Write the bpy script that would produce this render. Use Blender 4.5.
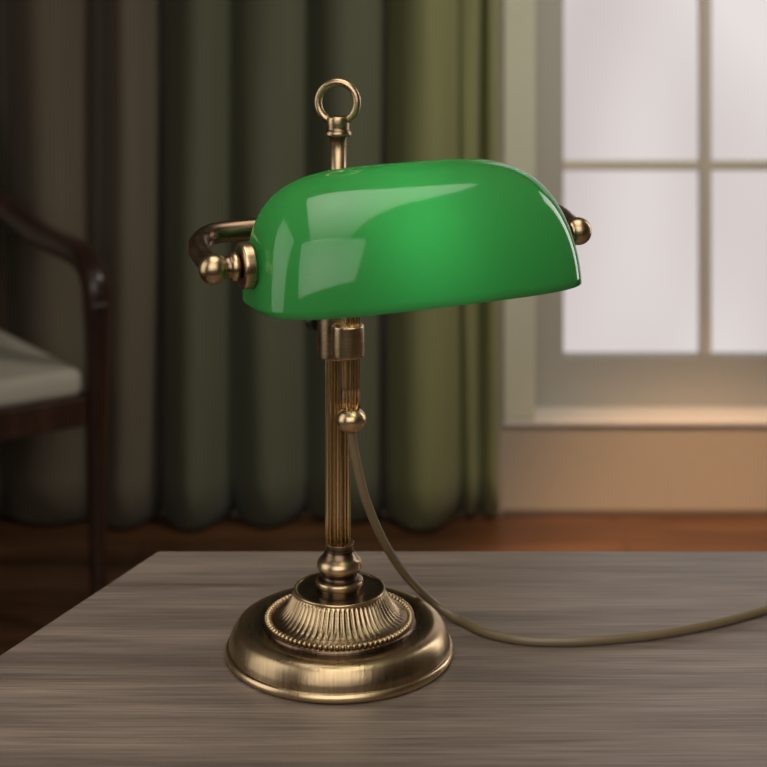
import bpy, bmesh, math, random
from mathutils import Vector, Matrix
random.seed(4)
PI = math.pi
scene = bpy.context.scene
for o in list(bpy.data.objects):
    bpy.data.objects.remove(o)
C = scene.collection

# ---------------------------------------------------------------- camera
F, CZ, CY = 1480.0, 1.241, -1.115
cam_d = bpy.data.cameras.new('camera')
cam = bpy.data.objects.new('camera', cam_d); C.objects.link(cam)
cam.location = (0, CY, CZ); cam.rotation_euler = (PI/2, 0, 0)
cam_d.sensor_width = 36; cam_d.lens = 36*F/767
cam_d.shift_y = -0.5
cam_d.clip_start = 0.02
cam_d.dof.use_dof = True; cam_d.dof.focus_distance = 1.05; cam_d.dof.aperture_fstop = 7.5
scene.camera = cam

# ---------------------------------------------------------------- world, lights, exposure
w = bpy.data.worlds.new('sky'); scene.world = w; w.use_nodes = True
nt = w.node_tree; nt.nodes.clear()
wo = nt.nodes.new('ShaderNodeOutputWorld'); bg = nt.nodes.new('ShaderNodeBackground')
tc = nt.nodes.new('ShaderNodeTexCoord'); mp = nt.nodes.new('ShaderNodeMapping')
nz = nt.nodes.new('ShaderNodeTexNoise'); rp = nt.nodes.new('ShaderNodeValToRGB')
mp.inputs['Scale'].default_value = (7, 7, 2.5); mp.inputs['Location'].default_value = (0.9, 0, 0.3)
nz.inputs['Scale'].default_value = 1.0; nz.inputs['Detail'].default_value = 1.0
rp.color_ramp.elements[0].position = .38; rp.color_ramp.elements[0].color = (.60, .545, .54, 1)
rp.color_ramp.elements[1].position = .62; rp.color_ramp.elements[1].color = (.86, .825, .80, 1)
nt.links.new(tc.outputs['Generated'], mp.inputs[0]); nt.links.new(mp.outputs[0], nz.inputs['Vector'])
nt.links.new(nz.outputs[0], rp.inputs[0]); nt.links.new(rp.outputs[0], bg.inputs[0])
bg.inputs[1].default_value = 1.0
nt.links.new(bg.outputs[0], wo.inputs[0])

def area(name, loc, target, size, power, col, sy=None, spread=180):
    l = bpy.data.lights.new(name, 'AREA'); l.energy = power; l.color = col
    l.shape = 'RECTANGLE'; l.size = size; l.size_y = sy or size; l.spread = math.radians(spread)
    o = bpy.data.objects.new(name, l); C.objects.link(o); o.location = loc
    o.rotation_euler = (Vector(target)-Vector(loc)).to_track_quat('-Z', 'Y').to_euler()
    return o
area('front_softbox_light', (-.12, -1.75, 1.85), (0, 0, 1.1), 2.1, 12, (1, .97, .88), 1.7, spread=120)
area('left_softbox_light', (-1.3, -.25, 1.35), (0, 0, .95), .9, 2.4, (1, .97, .90), 1.4, spread=110)
area('right_softbox_light', (1.3, .95, 1.35), (0, 0, .95), .35, 2.0, (1, .97, .93), 1.3, spread=110)
desk_fill = area('desk_fill_light', (.0, -.55, 2.7), (.0, -.55, .75), 1.3, 8.8, (1, .94, .86), 2.0, spread=100)  # added overhead fill for the desk and shade, no fixture there
desk_fill.rotation_euler = (0, 0, 0)
area('curtain_wash_light', (1.3, 1.0, 2.5), (.38, 2.4, .9), .3, 5.0, (1, .96, .82), spread=75)
sp = bpy.data.lights.new('warm_spot_light', 'SPOT'); sp.energy = 470; sp.color = (1, .58, .32); sp.spot_size = math.radians(29); sp.spot_blend = .8; sp.shadow_soft_size = .06
so = bpy.data.objects.new('warm_spot_light', sp); C.objects.link(so); so.location = (.95, 1.2, 2.6)
so.rotation_euler = (Vector((.80, 2.06, 0))-Vector(so.location)).to_track_quat('-Z', 'Y').to_euler()

scene.view_settings.view_transform = 'Standard'; scene.view_settings.look = 'None'
scene.view_settings.gamma = 1; scene.view_settings.use_curve_mapping = False
scene.view_settings.exposure = 0.0

# ---------------------------------------------------------------- helpers
def P(x, y, d):
    """pixel + distance from the camera along its axis -> point in the room"""
    return Vector(((x-383.5)*d/F, CY+d, CZ-y*d/F))

def new_mat(name):
    m = bpy.data.materials.new(name); m.use_nodes = True
    n = m.node_tree.nodes; b = n['Principled BSDF']
    return m, m.node_tree, b
def setp(b, **k):
    for a, v in k.items():
        a = a.replace('_', ' ')
        b.inputs[a].default_value = v
def simple(name, col, rough=.5, metal=0, bump=0, bscale=80, var=0, coat=0):
    m, t, b = new_mat(name)
    b.inputs['Base Color'].default_value = (*col, 1); b.inputs['Roughness'].default_value = rough
    b.inputs['Metallic'].default_value = metal; b.inputs['Coat Weight'].default_value = coat
    tc = t.nodes.new('ShaderNodeTexCoord'); n = t.nodes.new('ShaderNodeTexNoise')
    n.inputs['Scale'].default_value = bscale; n.inputs['Detail'].default_value = 4
    t.links.new(tc.outputs['Object'], n.inputs['Vector'])
    if bump:
        bp = t.nodes.new('ShaderNodeBump'); bp.inputs['Strength'].default_value = bump
        bp.inputs['Distance'].default_value = .002
        t.links.new(n.outputs[0], bp.inputs['Height']); t.links.new(bp.outputs[0], b.inputs['Normal'])
    if var:
        mx = t.nodes.new('ShaderNodeMix'); mx.data_type = 'RGBA'
        mx.inputs[6].default_value = (*[c*(1-var) for c in col], 1)
        mx.inputs[7].default_value = (*[min(1, c*(1+var)) for c in col], 1)
        t.links.new(n.outputs[0], mx.inputs[0]); t.links.new(mx.outputs[2], b.inputs['Base Color'])
    return m

def wood(name, c1, c2, c3, scale=(1.2, 14, 14), rough=.4, spec=.5, bump=.15, fine=220, planks=None):
    m, t, b = new_mat(name); N = t.nodes.new; L = t.links.new
    tc = N('ShaderNodeTexCoord'); mp = N('ShaderNodeMapping'); mp.inputs['Scale'].default_value = scale
    L(tc.outputs['Object'], mp.inputs[0])
    n1 = N('ShaderNodeTexNoise'); n1.inputs['Scale'].default_value = 1; n1.inputs['Detail'].default_value = 7
    n1.inputs['Roughness'].default_value = .62; n1.inputs['Distortion'].default_value = .35
    L(mp.outputs[0], n1.inputs['Vector'])
    mp2 = N('ShaderNodeMapping'); mp2.inputs['Scale'].default_value = (scale[0]*5, fine if scale[1] > scale[0] else scale[1]*5, fine)
    if scale[0] > scale[1]: mp2.inputs['Scale'].default_value = (fine, scale[1]*5, fine)
    L(tc.outputs['Object'], mp2.inputs[0])
    n2 = N('ShaderNodeTexNoise'); n2.inputs['Scale'].default_value = 1; n2.inputs['Detail'].default_value = 3
    L(mp2.outputs[0], n2.inputs['Vector'])
    r = N('ShaderNodeValToRGB'); e = r.color_ramp.elements
    e[0].position = .34; e[0].color = (*c1, 1); e[1].position = .66; e[1].color = (*c3, 1)
    k = e.new(.5); k.color = (*c2, 1)
    L(n1.outputs[0], r.inputs[0])
    mr = N('ShaderNodeMapRange'); mr.inputs[1].default_value = .3; mr.inputs[2].default_value = .7
    mr.inputs[3].default_value = .66; mr.inputs[4].default_value = 1.24
    L(n2.outputs[0], mr.inputs[0])
    mx = N('ShaderNodeMix'); mx.data_type = 'RGBA'; mx.blend_type = 'MULTIPLY'; mx.inputs[0].default_value = 1
    L(r.outputs[0], mx.inputs[6]); L(mr.outputs[0], mx.inputs[7])
    out = mx.outputs[2]
    if planks:
        bk = N('ShaderNodeTexBrick'); bk.inputs['Scale'].default_value = 1
        bk.inputs['Brick Width'].default_value = planks[0]; bk.inputs['Row Height'].default_value = planks[1]
        bk.inputs['Mortar Size'].default_value = .003
        bk.inputs['Color1'].default_value = (.8, .8, .8, 1); bk.inputs['Color2'].default_value = (1.1, 1.1, 1.1, 1)
        bk.inputs['Mortar'].default_value = (.25, .25, .25, 1)
        L(tc.outputs['Object'], bk.inputs['Vector'])
        m2 = N('ShaderNodeMix'); m2.data_type = 'RGBA'; m2.blend_type = 'MULTIPLY'; m2.inputs[0].default_value = 1
        L(out, m2.inputs[6]); L(bk.outputs[0], m2.inputs[7]); out = m2.outputs[2]
    L(out, b.inputs['Base Color'])
    b.inputs['Roughness'].default_value = rough; b.inputs['Specular IOR Level'].default_value = spec
    bp = N('ShaderNodeBump'); bp.inputs['Strength'].default_value = bump; bp.inputs['Distance'].default_value = .001
    L(n2.outputs[0], bp.inputs['Height']); L(bp.outputs[0], b.inputs['Normal'])
    return m

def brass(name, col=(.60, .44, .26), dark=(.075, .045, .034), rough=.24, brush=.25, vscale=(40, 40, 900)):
    """antique brass: antiqued brown finish with painted dark reflections (attribute 'patina') over brushed metal"""
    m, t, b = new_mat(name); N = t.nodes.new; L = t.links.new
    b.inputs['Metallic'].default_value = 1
    at = N('ShaderNodeAttribute'); at.attribute_name = 'patina_and_reflection'
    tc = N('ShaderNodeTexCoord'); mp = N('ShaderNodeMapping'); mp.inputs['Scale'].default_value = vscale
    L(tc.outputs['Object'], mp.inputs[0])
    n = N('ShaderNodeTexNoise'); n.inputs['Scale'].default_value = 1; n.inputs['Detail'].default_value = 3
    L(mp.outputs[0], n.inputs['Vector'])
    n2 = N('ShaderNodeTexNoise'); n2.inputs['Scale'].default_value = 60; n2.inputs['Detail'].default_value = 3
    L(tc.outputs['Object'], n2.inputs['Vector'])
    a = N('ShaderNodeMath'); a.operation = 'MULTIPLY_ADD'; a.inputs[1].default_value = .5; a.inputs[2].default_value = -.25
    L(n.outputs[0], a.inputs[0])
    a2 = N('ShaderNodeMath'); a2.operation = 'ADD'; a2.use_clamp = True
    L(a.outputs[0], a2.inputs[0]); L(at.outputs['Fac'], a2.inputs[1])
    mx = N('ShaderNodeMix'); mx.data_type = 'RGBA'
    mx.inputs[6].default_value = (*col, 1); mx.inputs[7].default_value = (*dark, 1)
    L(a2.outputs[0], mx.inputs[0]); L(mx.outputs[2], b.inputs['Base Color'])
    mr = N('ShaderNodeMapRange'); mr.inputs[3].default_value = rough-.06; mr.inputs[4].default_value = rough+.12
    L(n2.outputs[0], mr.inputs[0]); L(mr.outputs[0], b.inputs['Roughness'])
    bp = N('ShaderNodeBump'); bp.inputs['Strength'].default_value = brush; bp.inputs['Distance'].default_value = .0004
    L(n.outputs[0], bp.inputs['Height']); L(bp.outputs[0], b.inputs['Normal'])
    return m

def link(name, me, mat, parent=None, smooth=True):
    o = bpy.data.objects.new(name, me); C.objects.link(o)
    for mm in (mat if isinstance(mat, (list, tuple)) else [mat]): me.materials.append(mm)
    if smooth:
        for p in me.polygons: p.use_smooth = True
    if parent:
        o.parent = parent
    return o
def bmobj(name, bm, mat, parent=None, smooth=False, bevel=0, seg=2):
    me = bpy.data.meshes.new(name); bmesh.ops.recalc_face_normals(bm, faces=bm.faces)
    bm.to_mesh(me); bm.free()
    o = link(name, me, mat, parent, smooth)
    if bevel:
        md = o.modifiers.new('bevel', 'BEVEL'); md.width = bevel; md.segments = seg; md.limit_method = 'ANGLE'
    return o
def box(bm, x0, x1, y0, y1, z0, z1):
    v = [bm.verts.new(p) for p in ((x0,y0,z0),(x1,y0,z0),(x1,y1,z0),(x0,y1,z0),(x0,y0,z1),(x1,y0,z1),(x1,y1,z1),(x0,y1,z1))]
    for f in ((0,3,2,1),(4,5,6,7),(0,1,5,4),(1,2,6,5),(2,3,7,6),(3,0,4,7)): bm.faces.new([v[i] for i in f])
def boxobj(name, a, mat, parent=None, bevel=0):
    bm = bmesh.new(); box(bm, *a); return bmobj(name, bm, mat, parent, bevel=bevel)
def struct(name, a, mat, bevel=0):
    o = boxobj(name, a, mat, bevel=bevel); o['kind'] = 'structure'; return o
def prism(bm, pts, z0, z1):
    a = [bm.verts.new((x, y, z0)) for x, y in pts]; b = [bm.verts.new((x, y, z1)) for x, y in pts]
    bm.faces.new(a[::-1]); bm.faces.new(b); n = len(pts)
    for i in range(n): bm.faces.new((a[i], a[(i+1) % n], b[(i+1) % n], b[i]))

def smooth_prof(pr, sub=6):
    """Catmull-Rom through profile points (r, z, patina); a 4th value 1 marks a hard corner"""
    out = []
    n = len(pr)
    for i in range(n-1):
        p1, p2 = pr[i], pr[i+1]
        p0 = pr[i-1] if i > 0 and len(p1) < 4 else p1
        p3 = pr[i+2] if i+2 < n and len(p2) < 4 else p2
        for s in range(sub):
            t = s/sub
            out.append(tuple(.5*((2*p1[k])+(-p0[k]+p2[k])*t+(2*p0[k]-5*p1[k]+4*p2[k]-p3[k])*t*t
                             +(-p0[k]+3*p1[k]-3*p2[k]+p3[k])*t**3) for k in range(3)))
    out.append(tuple(pr[-1][:3]))
    return out
def lathe(name, prof, mat, parent=None, segs=96, mtx=None, mod=None, close=True):
    """prof: list of (r, z, patina)"""
    me = bpy.data.meshes.new(name); V = []; Fc = []; pat = []
    for (r, z, p) in prof:
        r = max(r, 1e-5)
        for i in range(segs):
            a = 2*PI*i/segs
            rr, zz = (mod(r, z, a) if mod else (r, z))
            V.append((rr*math.cos(a), rr*math.sin(a), zz)); pat.append(p)
    n = len(prof)
    for j in range(n-1):
        for i in range(segs):
            i2 = (i+1) % segs
            Fc.append((j*segs+i, j*segs+i2, (j+1)*segs+i2, (j+1)*segs+i))
    if close:
        Fc.append(tuple(range(segs))[::-1]); Fc.append(tuple((n-1)*segs+i for i in range(segs)))
    if mtx is not None: V = [tuple(mtx @ Vector(v)) for v in V]
    me.from_pydata(V, [], Fc); me.update()
    at = me.attributes.new('patina_and_reflection', 'FLOAT', 'POINT'); at.data.foreach_set('value', pat)
    bm = bmesh.new(); bm.from_mesh(me); bmesh.ops.recalc_face_normals(bm, faces=bm.faces); bm.to_mesh(me); bm.free()
    o = link(name, me, mat, parent)
    for pl in me.polygons:
        if len(pl.vertices) > 4: pl.use_smooth = False
    return o
def crspline(pts, sub):
    out = []; n = len(pts)
    for i in range(n-1):
        p0 = pts[max(i-1, 0)]; p1 = pts[i]; p2 = pts[i+1]; p3 = pts[min(i+2, n-1)]
        for s in range(sub):
            t = s/sub
            out.append(.5*((2*p1)+(p2-p0)*t+(2*p0-5*p1+4*p2-p3)*t*t+(3*p1-p0-3*p2+p3)*t**3))
    out.append(pts[-1]); return out
def sweep(name, pts, rad, mat, parent=None, seg=20, closed=False, flat=None, patina_and_reflection=.3, up=Vector((0, 0, 1))):
    """tube along pts; rad: number or list; flat=(a,b) an oval section"""
    n = len(pts); V = []; Fc = []
    prev = None
    for i, p in enumerate(pts):
        if closed: tan = (pts[(i+1) % n]-pts[i-1]).normalized()
        else: tan = (pts[min(i+1, n-1)]-pts[max(i-1, 0)]).normalized()
        if prev is None:
            s = tan.cross(up)
            if s.length < .1: s = tan.cross(Vector((0, 1, 0)))
            s.normalize()
        else:
            s = (prev-tan*prev.dot(tan)).normalized()
        prev = s; b = s.cross(tan)
        r = rad[i] if isinstance(rad, list) else rad
        ra, rb = (flat if flat else (1, 1))
        for k in range(seg):
            a = 2*PI*k/seg
            V.append(tuple(p+s*(r*ra*math.cos(a))+b*(r*rb*math.sin(a))))
    m = n if closed else n-1
    for i in range(m):
        for k in range(seg):
            k2 = (k+1) % seg; j = (i+1) % n
            Fc.append((i*seg+k, i*seg+k2, j*seg+k2, j*seg+k))
    if not closed:
        Fc.append(tuple(range(seg))[::-1]); Fc.append(tuple((n-1)*seg+k for k in range(seg)))
    me = bpy.data.meshes.new(name); me.from_pydata(V, [], Fc); me.update()
    at = me.attributes.new('patina_and_reflection', 'FLOAT', 'POINT'); at.data.foreach_set('value', [patina_and_reflection]*len(V))
    bm = bmesh.new(); bm.from_mesh(me); bmesh.ops.recalc_face_normals(bm, faces=bm.faces); bm.to_mesh(me); bm.free()
    return link(name, me, mat, parent)

# ---------------------------------------------------------------- materials
M_floor = wood('floor_wood', (.060, .026, .012), (.105, .046, .021), (.155, .072, .034), scale=(1.2, 9, 9), rough=.35, fine=90, planks=(1.1, .12))
M_table = wood('table_wood', (.118, .089, .073), (.180, .139, .113), (.248, .192, .155), scale=(2.2, 34, 34), rough=.36, spec=.5, bump=.12, fine=420)
M_wall = simple('wall_paint', (.36, .30, .23), .75, bump=.1, bscale=60, var=.06)
M_ceil = simple('ceiling_paint', (.6, .58, .54), .85, bump=.05, var=.04)
M_trim = simple('window_frame_paint', (.40, .375, .33), .5, bump=.05, var=.05)
M_casing = simple('casing_paint', (.56, .54, .42), .5, bump=.05, var=.05)
M_muntin = simple('bloomed_muntin_paint', (.62, .55, .45), .5, bump=.05, var=.05)  # bloom from the bright panes put into a lighter, warmer colour
M_sill = simple('sill_paint', (.62, .59, .55), .4, bump=.04, var=.04)
M_base = simple('baseboard_paint', (.10, .07, .05), .5, var=.1)
M_chair = wood('chair_wood', (.030, .014, .009), (.05, .024, .016), (.08, .040, .028), scale=(16, 16, 2), rough=.28, fine=140)
M_seat = simple('seat_fabric', (.52, .49, .41), .85, bump=.5, bscale=500, var=.12)

def fabric(name, col):
    m, t, b = new_mat(name); N = t.nodes.new; L = t.links.new
    tc = N('ShaderNodeTexCoord'); mp = N('ShaderNodeMapping'); mp.inputs['Scale'].default_value = (220, 220, 3)
    L(tc.outputs['Object'], mp.inputs[0]); n = N('ShaderNodeTexNoise'); n.inputs['Scale'].default_value = 1
    L(mp.outputs[0], n.inputs['Vector'])
    mx = N('ShaderNodeMix'); mx.data_type = 'RGBA'
    mx.inputs[6].default_value = (*[c*.8 for c in col], 1); mx.inputs[7].default_value = (*[c*1.2 for c in col], 1)
    L(n.outputs[0], mx.inputs[0]); L(mx.outputs[2], b.inputs['Base Color'])
    b.inputs['Roughness'].default_value = .75; b.inputs['Sheen Weight'].default_value = .1
    return m
M_c1 = fabric('dim_lit_curtain_fabric', (.15, .122, .085))  # dim brownish lighting on the left put into the fabric colour
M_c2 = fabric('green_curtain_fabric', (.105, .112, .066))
M_c3 = fabric('bright_lit_curtain_fabric', (.20, .205, .085))  # stronger light from the right put into the fabric colour

M_glass, t, b = new_mat('window_glass')
t.nodes.remove(b); tr = t.nodes.new('ShaderNodeBsdfTransparent'); gl = t.nodes.new('ShaderNodeBsdfGlossy')
tr.inputs[0].default_value = (.98, .965, .965, 1); gl.inputs['Roughness'].default_value = .02
fr = t.nodes.new('ShaderNodeFresnel'); fr.inputs[0].default_value = 1.3
mx = t.nodes.new('ShaderNodeMixShader')
t.links.new(fr.outputs[0], mx.inputs[0]); t.links.new(tr.outputs[0], mx.inputs[1]); t.links.new(gl.outputs[0], mx.inputs[2])
t.links.new(mx.outputs[0], t.nodes['Material Output'].inputs[0])

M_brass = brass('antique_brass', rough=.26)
M_reed = brass('reeded_antique_brass', col=(.60, .44, .25), rough=.2, brush=.0, vscale=(200, 200, 8))
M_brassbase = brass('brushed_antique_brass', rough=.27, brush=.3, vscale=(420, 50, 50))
M_cord = simple('cord_plastic', (.16, .112, .06), .38, var=.08, bscale=30, coat=.2)
M_black = simple('black_plastic', (.012, .012, .012), .4)
M_white = simple('socket_porcelain', (.7, .68, .64), .3)

def shade_mat(name, col, tcol, ftr, rough, coat):
    m, t, b = new_mat(name); N = t.nodes.new; L = t.links.new
    b.inputs['Base Color'].default_value = (*col, 1); b.inputs['Roughness'].default_value = rough
    b.inputs['Coat Weight'].default_value = coat; b.inputs['Coat Roughness'].default_value = .03
    tl = N('ShaderNodeBsdfTranslucent'); tl.inputs[0].default_value = (*tcol, 1)
    mx = N('ShaderNodeMixShader'); mx.inputs[0].default_value = ftr
    L(b.outputs[0], mx.inputs[1]); L(tl.outputs[0], mx.inputs[2]); L(mx.outputs[0], t.nodes['Material Output'].inputs[0])
    return m
M_shade = shade_mat('green_cased_glass', (.046, .250, .058), (.05, .62, .19), .35, .10, .55)
M_shade_in = shade_mat('white_glass_lining', (.75, .8, .75), (.85, .95, .85), .5, .2, .3)
M_bulb, t, b = new_mat('lit_bulb')
b.inputs['Emission Color'].default_value = (1, .93, .72, 1); b.inputs['Emission Strength'].default_value = 5
b.inputs['Base Color'].default_value = (.9, .9, .85, 1)

# ---------------------------------------------------------------- room
WD = 3.57+CY            # front face of the window wall (y)
WT = .18
XL, XR, YB, ZC = -2.1, 2.4, -2.0, 2.75
GX0, GX1 = P(535, 0, 3.57).x, 1.98
GZ0, GZ1 = .228, 2.40
struct('floor', (XL, XR, YB, WD+WT, -.1, 0), M_floor)
struct('ceiling', (XL, XR, YB, WD+WT, ZC, ZC+.1), M_ceil)
struct('wall_left', (XL-.1, XL, YB, WD+WT, 0, ZC), M_wall)
struct('wall_right', (XR, XR+.1, YB, WD+WT, 0, ZC), M_wall)
struct('wall_front', (XL-.1, XR+.1, YB-.1, YB, 0, ZC), M_wall)
bm = bmesh.new()
box(bm, XL, GX0, WD, WD+WT, 0, ZC); box(bm, GX1, XR, WD, WD+WT, 0, ZC)
box(bm, GX0, GX1, WD, WD+WT, 0, GZ0-.012); box(bm, GX0, GX1, WD, WD+WT, GZ1, ZC)
o = bmobj('wall_back', bm, M_wall); o['kind'] = 'structure'
struct('baseboard_back', (P(503, 0, 3.55).x, XR, WD-.015, WD, 0, .012), M_base)
# casing, sill, window
c0 = P(504, 0, 3.55).x
bm = bmesh.new(); box(bm, c0, GX0, WD-.008, WD-.0002, GZ0+.0005, GZ1+.09); box(bm, GX1, GX1+.09, WD-.008, WD-.0002, GZ0+.0005, GZ1+.09)
box(bm, GX0, GX1, WD-.008, WD, GZ1, GZ1+.09)
o = bmobj('trim_1', bm, M_casing, bevel=.004); o['kind'] = 'structure'
bm = bmesh.new(); prism(bm, [(c0, WD-.0085), (GX1+.09, WD-.0085), (GX1+.09, WD-.0005), (GX1-.0005, WD-.0005), (GX1-.0005, WD+.1195), (GX0+.0005, WD+.1195), (GX0+.0005, WD-.0005), (c0, WD-.0005)], GZ0-.0115, GZ0)
o = bmobj('trim_2', bm, M_sill, bevel=.002); o['kind'] = 'structure'
FY0, FY1 = WD+.12, WD+.17
win = bpy.data.objects.new('window_1', None); C.objects.link(win); win['kind'] = 'structure'
win.location = ((GX0+GX1)/2, FY0, GZ0)
wl = -win.location
def wbox(name, a, mat, bevel=0):
    ox, oy, oz = wl
    return boxobj(name, (a[0]+ox, a[1]+ox, a[2]+oy, a[3]+oy, a[4]+oz, a[5]+oz), mat, win, bevel)
px0 = P(563, 0, 3.70).x; pz0 = CZ-356*3.70/F
colw = (P(706, 0, 3.70).x-px0)+.0; mz = CZ-166*3.70/F; rowh = mz-pz0
bm = bmesh.new()
X0, X1, Y0, Y1 = GX0+wl.x, GX1+wl.x, FY0+wl.y, FY1+wl.y
ox, oy, oz = wl
px1 = px0+colw*4-.012; pz1 = GZ1-.10
box(bm, X0, px0+ox, Y0, Y1, 0, GZ1+oz); box(bm, px1+ox, X1, Y0, Y1, 0, GZ1+oz)
box(bm, px0+ox, px1+ox, Y0, Y1, 0, pz0+oz); box(bm, px0+ox, px1+ox, Y0, Y1, pz1+oz, GZ1+oz)
bmobj('window_frame', bm, M_trim, win)
for i in (1, 2, 3):
    x = px0+colw*i
    wbox('muntin', (x-.014, x+.014, FY0+.008, FY1-.008, pz0, pz1), M_muntin, .003)
for j in range(1, 5):
    z = pz0+rowh*j
    if z < pz1-.05: wbox('muntin', (px0, px1, FY0+.012, FY1-.012, z-.012, z+.012), M_muntin, .003)
wbox('glass_pane', (px0-.002, px1+.002, FY0+.022, FY0+.027, pz0, pz1), M_glass)

# ---------------------------------------------------------------- curtains
def curtain(name, label, valleys, mat, top=2.62, back=3.56, amps=None):
    xs = [P(v, 0, 3.5).x for v in valleys]
    cols = []; pern = 22
    for i in range(len(xs)-1):
        a = (amps[i] if amps else .125)
        for k in range(pern):
            u = k/pern; cols.append((xs[i]+(xs[i+1]-xs[i])*u, a*math.sin(PI*u)**.75, i+u))
    cols.append((xs[-1], 0, len(xs)-1))
    rows = 26; V = []; Fc = []
    z0 = .012
    for r in range(rows+1):
        z = z0+(top-z0)*r/rows
        for (x, d, ph) in cols:
            s = .85+.15*math.cos(z*1.7+int(ph)*1.3)
            dx = .004*math.sin(z*2.1+ph*2.2)*math.sin(PI*min(1, max(0, ph/(len(xs)-1))))
            V.append((x+dx, CY+back-d*s-.006*math.sin(ph*5+z*3), z))
    n = len(cols)
    for r in range(rows):
        for i in range(n-1):
            Fc.append((r*n+i, r*n+i+1, (r+1)*n+i+1, (r+1)*n+i))
    cx = sum(xs)/len(xs); oy = CY+back
    V = [(x-cx, y-oy, z) for x, y, z in V]
    me = bpy.data.meshes.new(name); me.from_pydata(V, [], Fc); me.update()
    o = link(name, me, mat); o.location = (cx, oy, 0)
    md = o.modifiers.new('thick', 'SOLIDIFY'); md.thickness = .0025
    o['label'] = label; o['category'] = 'curtain'; o['group'] = 'floor length curtains behind the desk'
    return o
curtain('curtain', 'floor-length curtain, coloured brownish grey for its dim light, behind the wooden armchair, far left', [-260, -170, -85, -2, 96, 159], M_c1)
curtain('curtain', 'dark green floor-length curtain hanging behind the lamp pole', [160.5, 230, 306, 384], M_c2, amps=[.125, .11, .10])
curtain('curtain', 'curtain coloured bright olive green for the light on it, hanging between the dark green curtain and the window', [385.5, 461, 483, 501], M_c3, amps=[.12, .035, .05])
rod = sweep('curtain_rod', [Vector((-1.6, WD-.07, 2.64)), Vector((.36, WD-.07, 2.64))], .012, M_base, seg=16)
rod['label'] = 'dark curtain rod above the curtains on the back wall'; rod['category'] = 'curtain rod'

# ---------------------------------------------------------------- desk
TZ = .75
desk = bpy.data.objects.new('desk', None); C.objects.link(desk)
desk.location = (.35, -.1, 0)
desk['label'] = 'grey-brown wood grain desk with slanted left edge carrying the green lamp'; desk['category'] = 'desk'
c_back = P(158, 551, F*(CZ-TZ)/551); c_l = P(0, 655, F*(CZ-TZ)/655)
dirn = (c_l-c_back).normalized(); fl = c_back+dirn*.75
poly = [(c_back.x, c_back.y), (fl.x, fl.y), (1.32, fl.y), (1.05, c_back.y)]
poly = [(x-.35, y+.1) for x, y in poly]
bm = bmesh.new(); prism(bm, poly[::1], TZ-.028, TZ)
bmobj('desktop', bm, M_table, desk, bevel=.0012)
ins = []
cxp = sum(p[0] for p in poly)/4; cyp = sum(p[1] for p in poly)/4
ins = [(cxp+(x-cxp)*.88, cyp+(y-cyp)*.86) for x, y in poly]
bm = bmesh.new()
for i in range(4):
    a = Vector(ins[i]); c = Vector(ins[(i+1) % 4]); nrm = (c-a).normalized().orthogonal()*.011
    prism(bm, [tuple(a-nrm), tuple(c-nrm), tuple(c+nrm), tuple(a+nrm)], TZ-.11, TZ-.0285)
bmobj('apron', bm, M_table, desk)
for (x, y) in ins:
    bm = bmesh.new()
    v0 = [bm.verts.new((x+sx*.016, y+sy*.016, 0)) for sx, sy in ((-1,-1),(1,-1),(1,1),(-1,1))]
    v1 = [bm.verts.new((x+sx*.026, y+sy*.026, TZ-.029)) for sx, sy in ((-1,-1),(1,-1),(1,1),(-1,1))]
    bm.faces.new(v0[::-1]); bm.faces.new(v1)
    for i in range(4): bm.faces.new((v0[i], v0[(i+1)%4], v1[(i+1)%4], v1[i]))
    bmobj('leg', bm, M_table, desk, bevel=.002)

# ---------------------------------------------------------------- armchair
CD = 2.88
corner = P(97, 0, CD)
ch = bpy.data.objects.new('armchair', None); C.objects.link(ch)
ch.location = (corner.x, corner.y, 0); ch.rotation_euler = (0, 0, math.radians(35))
ch['label'] = 'dark wooden armchair with curved arms and pale upholstered seat beside the curtain'; ch['category'] = 'chair'
# local frame: origin at the foot of its front right leg, +x to its right side, -y forward; the chair extends to -x and +y
Wc, Dc = .56, .50
for sx in (0, -Wc):
    pts = crspline([Vector((sx, -.01, .0)), Vector((sx, .0, .30)), Vector((sx, -.004, .55)), Vector((sx, -.002, .655))], 8)
    n = len(pts)
    sweep('front_leg', pts, [.012+.016*(i/(n-1)) for i in range(n)], M_chair, ch, seg=16, flat=(1.1, 1.0))
    pts = crspline([Vector((sx, -.002, .640)), Vector((sx, .006, .690)), Vector((sx, .045, .725)), Vector((sx, .12, .738)),
                    Vector((sx, .26, .745)), Vector((sx, .40, .765)), Vector((sx, Dc+.02, .79))], 8)
    sweep('arm', pts, .027, M_chair, ch, seg=16, flat=(1.08, .9))
    pts = crspline([Vector((sx*.93-.02, Dc+.07, .0)), Vector((sx*.93-.02, Dc, .42)), Vector((sx*.93-.02, Dc+.03, .75)), Vector((sx*.93-.02, Dc+.11, 1.0))], 8)
    sweep('back_leg', pts, .019, M_chair, ch, seg=16)
bm = bmesh.new()
box(bm, -Wc+.012, -.022, -.006, .022, .415, .475); box(bm, -Wc+.012, -.022, Dc-.03, Dc, .415, .475)
for sx in (-.034, -Wc+.012): box(bm, sx, sx+.024, .022, Dc-.03, .415, .475)
bmobj('seat_frame', bm, M_chair, ch, bevel=.006)
o = boxobj('seat', (-Wc+.016, -.026, -.002, Dc-.034, .472, .528), M_seat, ch, bevel=.02); o.modifiers[0].segments = 5
for p in o.data.polygons: p.use_smooth = True
bm = bmesh.new()
box(bm, -Wc*.93, -.045, Dc+.085, Dc+.108, .92, .985)
bmobj('back_rail', bm, M_chair, ch, bevel=.006)
bm = bmesh.new(); box(bm, -Wc*.93, -.045, Dc+.008, Dc+.03, .60, .64)
bmobj('back_rail', bm, M_chair, ch, bevel=.006)
o = boxobj('backrest', (-Wc*.93+.02, -.06, Dc+.03, Dc+.075, .63, .93), M_seat, ch, bevel=.018)

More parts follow.
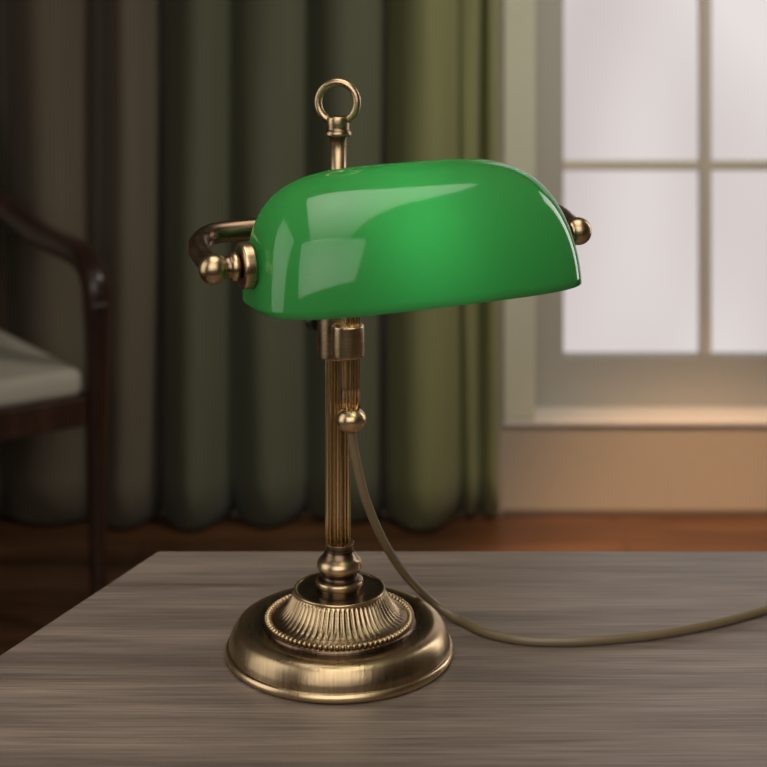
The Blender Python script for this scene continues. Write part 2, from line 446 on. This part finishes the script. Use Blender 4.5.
# ---------------------------------------------------------------- the lamp
lamp = bpy.data.objects.new('bankers_lamp', None); C.objects.link(lamp)
LX = (339.5-383.5)/(F/1.115)
LO = Vector((LX, 0, TZ+.0004)); lamp.location = LO
lamp['label'] = 'antique brass banker lamp with green glass shade standing on the desk'; lamp['category'] = 'lamp'
def Q(x, y, d): return P(x, y, d)-LO

# foot
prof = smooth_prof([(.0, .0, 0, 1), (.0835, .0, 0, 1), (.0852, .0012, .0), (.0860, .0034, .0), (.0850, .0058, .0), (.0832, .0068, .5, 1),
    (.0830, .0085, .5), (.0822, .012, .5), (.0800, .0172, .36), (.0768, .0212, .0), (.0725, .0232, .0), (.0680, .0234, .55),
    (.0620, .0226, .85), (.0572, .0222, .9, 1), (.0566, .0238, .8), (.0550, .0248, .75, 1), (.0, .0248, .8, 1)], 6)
lathe('base', prof, M_brassbase, lamp, segs=160)  # dark bands: antiqued finish plus painted reflections of dark surroundings
NF = 60
def flute(r, z, a):
    u = (z-.0275)/(.0455-.0275)
    k = max(0, min(1, u*6))*max(0, min(1, (1.02-u)*7))
    return r+.0011*k*(abs(math.cos(a*NF/2))-.6), z
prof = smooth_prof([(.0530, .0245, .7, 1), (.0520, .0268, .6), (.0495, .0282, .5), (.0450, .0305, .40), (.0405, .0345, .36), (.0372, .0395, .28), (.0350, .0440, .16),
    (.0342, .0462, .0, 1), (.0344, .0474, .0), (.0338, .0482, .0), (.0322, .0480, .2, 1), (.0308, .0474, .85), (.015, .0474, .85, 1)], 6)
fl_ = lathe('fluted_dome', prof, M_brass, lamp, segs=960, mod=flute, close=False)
me = bpy.data.meshes.new('beaded_ring'); bm = bmesh.new(); NB = 84
for i in range(NB):
    a = 2*PI*i/NB
    mt = Matrix.Translation((.0538*math.cos(a), .0538*math.sin(a), .0268)) @ Matrix.Rotation(a, 4, 'Z') @ Matrix.Diagonal((1.25, .85, .95, 1))
    bmesh.ops.create_uvsphere(bm, u_segments=12, v_segments=8, radius=.0021, matrix=mt)
bm.to_mesh(me); bm.free()
at = me.attributes.new('patina_and_reflection', 'FLOAT', 'POINT'); at.data.foreach_set('value', [.12]*len(me.vertices))
link('beaded_ring', me, M_brass, fl_)
# turned socket under the pole
prof = smooth_prof([(.0, .0470, .8, 1), (.0160, .0470, .8, 1), (.0160, .0500, .6, 1), (.0176, .0506, .1), (.0180, .0528, .0), (.0174, .0548, .2), (.0150, .0560, .9, 1),
    (.0132, .0580, .9), (.0140, .0604, .6), (.0166, .0632, .1), (.0170, .0662, .0), (.0158, .0694, .15), (.0126, .0728, .7), (.0108, .0762, .9), (.0106, .0800, .85),
    (.0110, .0822, .5, 1), (.0090, .0824, .5, 1)], 6)
lathe('pole_socket', prof, M_brass, lamp, segs=72)
PX = Q(338, 0, 1.115).x
T0 = Matrix.Translation((PX, 0, 0))
def reed(n, amp):
    def f(r, z, a): return r-amp+amp*max(0.0, .25+.75*math.cos(a*n))**.6, z
    return f
def reed_prof(r, z0, z1, p=.12):
    return [(r, z0+(z1-z0)*i/8, p) for i in range(9)]
lathe('pole', reed_prof(.0096, .081, .262, .0), M_reed, lamp, segs=288, mtx=T0, mod=reed(14, .0030))
lathe('pole_extension', [(.0062, .262, .15), (.0062, .392, .15)], M_brass, lamp, segs=48, mtx=T0)
prof = smooth_prof([(.0065, .3880, .6, 1), (.0096, .3884, .5), (.0101, .3905, .3), (.0092, .3925, .8), (.0084, .3940, .5), (.0087, .3985, .15), (.0084, .4020, .2), (.0070, .4032, .5, 1), (.001, .4034, .9, 1)], 5)
lathe('top_collar', prof, M_brass, lamp, segs=48, mtx=T0)
rc = Vector((PX-.0004, 0, .4135)); tw = math.radians(-14)
pts = [rc+Vector((.0152*math.cos(a)*math.cos(tw), .0152*math.cos(a)*math.sin(tw), .0152*math.sin(a))) for a in [2*PI*i/64 for i in range(64)]]
sweep('carry_ring', pts, .0030, M_brass, lamp, closed=True, patina_and_reflection=.2, up=Vector((0, 1, 0)))
# front tube with ball, clamp
FT = Q(351, 0, 1.099); FX, FY = FT.x, FT.y
T1 = Matrix.Translation((FX, FY, 0))
zball = CZ-420*1.099/F-TZ
lathe('support_tube', reed_prof(.0069, zball+.006, .330, .0), M_reed, lamp, segs=256, mtx=T1, mod=reed(12, .0023))
prof = [(.0112*math.sin(t), zball-.0098*math.cos(t), .0+.75*max(0, abs(math.cos(t))-.75)) for t in [PI*i/32 for i in range(33)]]
lathe('ball_finial', prof, M_brass, lamp, segs=64, mtx=T1)
def sleeve(name, r, z0, z1, mtx, pat=.35):
    e = .0034
    return lathe(name, smooth_prof([(r-.004, z0, pat, 1), (r-e, z0+.0002, pat*.6), (r-.0005, z0+.0012, 0), (r, z0+e+.001, pat), (r, z1-e-.001, pat), (r-.0005, z1-.0012, 0), (r-e, z1-.0002, pat*.6), (r-.004, z1, pat, 1)], 5),
                 M_brass, lamp, segs=64, mtx=mtx, close=True)
cs_ = sleeve('clamp_sleeve', .0156, .2215, .262, T0 @ Matrix.Rotation(0, 4, 'Z'), .5)
def hexy(m): return m
sleeve('clamp_collar', .0121, .2250, .2505, Matrix.Translation((FX-.0024, FY, 0)), .35)
bm = bmesh.new(); box(bm, -.008, .008, -.009, .009, .226, .249)
br = bmobj('clamp_bridge', bm, M_brass, lamp, bevel=.002)
br.location = ((PX+FX)/2, FY/2, 0); br.rotation_euler = (0, 0, math.atan2(FY, FX-PX)+PI/2)
prof = smooth_prof([(.0, .0, 0, 1), (.003, .0, .8, 1), (.003, .006, .8, 1), (.0072, .0065, .6), (.0080, .010, .6), (.0072, .0135, .6), (.0, .0145, .6, 1)], 5)
mt = Matrix.Translation((PX-.0105, .010, .246)) @ Matrix.Rotation(math.radians(140), 4, 'Z') @ Matrix.Rotation(PI/2, 4, 'Y')
o = lathe('thumb_screw', prof, M_black, cs_, segs=32, mtx=mt); o['label'] = 'black thumb screw'

# ---- shade frame: left and right knob centres
PL, PR = Q(213.5, 269, 1.000), Q(578, 231, 1.100)
U = (PR-PL).normalized(); HL = (PR-PL).length/2; MID = (PL+PR)/2
BK = Vector((-U.y, U.x, 0)).normalized()       # backwards, away from the viewer
UPV = U.cross(BK).normalized()
TILT = math.radians(0)
def SP(s, t, z):   # along the axis, forward, up
    return MID+U*s-BK*t+UPV*z
FRM = Matrix((( *[0]*4,),)*4) if False else Matrix.Identity(4)

L0, Wd, Ht, ZB = .1195, .076, .0890, -.0292
def shade_pt(psi, phi, off=0.0):
    c, s_ = math.cos(psi), math.sin(psi)
    cs = math.copysign(abs(c)**.50, c); rad = abs(s_)**.47
    ct, st = math.cos(phi), math.sin(phi)
    wf = Wd if ct > 0 else .034
    h = (Ht-off)*rad*abs(st)**.92
    t = (wf-off)*rad*math.copysign(abs(ct)**.92, ct)-.012
    s = (L0-off-.0095*(h/Ht)**1.3)*cs+.0062
    return s, t, h+ZB
def build_shade():
    NP, NH = 120, 56
    V = []; Fc = []; mi = []
    def layer(off):
        base = len(V); rows = []
        for i in range(NP+1):
            psi = PI*(.004+.992*i/NP)
            row = []
            for j in range(NH+1):
                row.append(len(V)); V.append(shade_pt(psi, PI*j/NH, off))
            rows.append(row)
        return rows
    A = layer(0); B = layer(.0032)
    n = len(A[0])
    for i in range(NP):
        for j in range(n-1):
            Fc.append((A[i][j], A[i][j+1], A[i+1][j+1], A[i+1][j])); mi.append(0)
            Fc.append((B[i][j], B[i+1][j], B[i+1][j+1], B[i][j+1])); mi.append(1)
        for j in (0, n-1):
            q = (A[i][j], A[i+1][j], B[i+1][j], B[i][j]); Fc.append(q); mi.append(0)
    for i in (0, NP):
        Fc.append((A[i][0], A[i][n-1], B[i][n-1], B[i][0])); mi.append(0)
    for R_, m_ in ((A, 0), (B, 1)):
        for i in (0, NP):
            Fc.append(tuple(R_[i])); mi.append(m_)
    V2 = [tuple(SP(*v)) for v in V]
    me = bpy.data.meshes.new('glass_shade'); me.from_pydata(V2, [], Fc); me.update()
    for p, k in zip(me.polygons, mi): p.material_index = k
    bm = bmesh.new(); bm.from_mesh(me); bmesh.ops.remove_doubles(bm, verts=bm.verts, dist=1e-5)
    bmesh.ops.recalc_face_normals(bm, faces=bm.faces); bm.to_mesh(me); bm.free()
    o = link('glass_shade', me, [M_shade, M_shade_in], lamp)
    o['label'] = 'glossy green glass shade'
    return o
build_shade()

# ---- knobs on both ends
def axis_mtx(origin, d):
    return Matrix.Translation(origin) @ d.to_track_quat('Z', 'X').to_matrix().to_4x4()
for sgn, K in ((-1, PL), (1, PR)):
    inw = U*(-sgn)
    prof = [(.0104*math.sin(t), -.0102*math.cos(t), .25+.4*max(0, -math.cos(t)-.6)) for t in [PI*i/32*.74 for i in range(33)]]
    prof += smooth_prof([(.0074, .0084, .8, 1), (.0078, .0104, .6), (.0092, .0122, .2), (.0100, .0146, .1), (.0090, .0168, .3), (.0072, .0180, .9, 1), (.001, .0182, .9, 1)], 4)
    kn = lathe('knob', prof, M_brass, lamp, segs=56, mtx=axis_mtx(K, inw))
    prof = smooth_prof([(.001, .0182, .8, 1), (.0130, .0182, .6, 1), (.0150, .0186, .1), (.0158, .0198, .0), (.0160, .0215, .3), (.0160, .0262, .3, 1), (.001, .0264, .5, 1)], 4)
    lathe('washer', prof, M_brass, kn, segs=64, mtx=axis_mtx(K, inw))
# ---- U shaped arm
bkd, rise = .062, .014
ap = []
def AP(s, t, z): return SP(s, -t, z)
pts = [AP(-HL, .004, .0), AP(-HL-.001, .018, .0035), AP(-HL-.001, .035, .008), AP(-HL+.004, .049, .011), AP(-HL+.015, .059, .0135), AP(-HL+.032, bkd, rise),
       AP(-HL*.5, bkd, rise), AP(0, bkd, rise), AP(HL*.5, bkd, rise),
       AP(HL-.032, bkd, rise), AP(HL-.015, .059, .0135), AP(HL-.004, .049, .011), AP(HL+.001, .035, .008), AP(HL+.001, .018, .0035), AP(HL, .004, .0)]
sweep('shade_arm', crspline(pts, 8), .0077, M_brass, lamp, seg=24, patina_and_reflection=.7)
# ---- bulb and its socket, hanging from the arm inside the shade
c0_ = SP(-.03, -.052, .012); c1_ = SP(.0, -.028, .020)
sweep('bulb_bracket', crspline([SP(-.062, -bkd, rise), SP(-.062, -.045, .010), SP(-.062, -.02, .003), SP(-.062, .004, .002)], 6), .004, M_brass, lamp, seg=12)
mt = axis_mtx(SP(-.07, .014, .002), U)
lathe('bulb_holder', smooth_prof([(.001, 0, .3, 1), (.010, 0, .3), (.014, .006, .3), (.015, .030, .3, 1), (.001, .030, .3, 1)], 4), M_white, lamp, segs=32, mtx=mt)
mt = axis_mtx(SP(-.038, .014, .002), U)
lathe('light_bulb', smooth_prof([(.001, 0, 0, 1), (.010, 0, 0, 1), (.012, .008, 0), (.019, .024, 0), (.022, .040, 0), (.018, .056, 0), (.008, .064, 0), (.001, .065, 0)], 6), M_bulb, lamp, segs=32, mtx=mt)

# ---- cord
dT = lambda y: F*(CZ-TZ-.0032)/y
pts = [Q(351, 425, 1.099), Q(352.5, 440, 1.099), Q(357, 465, 1.100), Q(366, 500, 1.104), Q(383, 540, 1.118), Q(404, 573, 1.142), Q(430, 600, 1.172),
       Q(457, 620, dT(620)), Q(485, 633, dT(633)), Q(520, 640.5, dT(640.5)), Q(560, 642.5, dT(642.5)), Q(610, 640, dT(640)), Q(665, 634, dT(634)), Q(720, 623, dT(623)),
       Q(775, 608, dT(608)), Q(850, 590, dT(590)), Q(960, 570, dT(570)), Q(1080, 556, dT(556))]
pts = [Vector((p.x, p.y, max(p.z, .0030))) for p in pts]
cpts = [Vector((p.x, p.y, max(p.z, .0032))) for p in crspline(pts, 10)]
o = sweep('power_cord', cpts, .0034, M_cord, lamp, seg=16, flat=(1.0, .85))
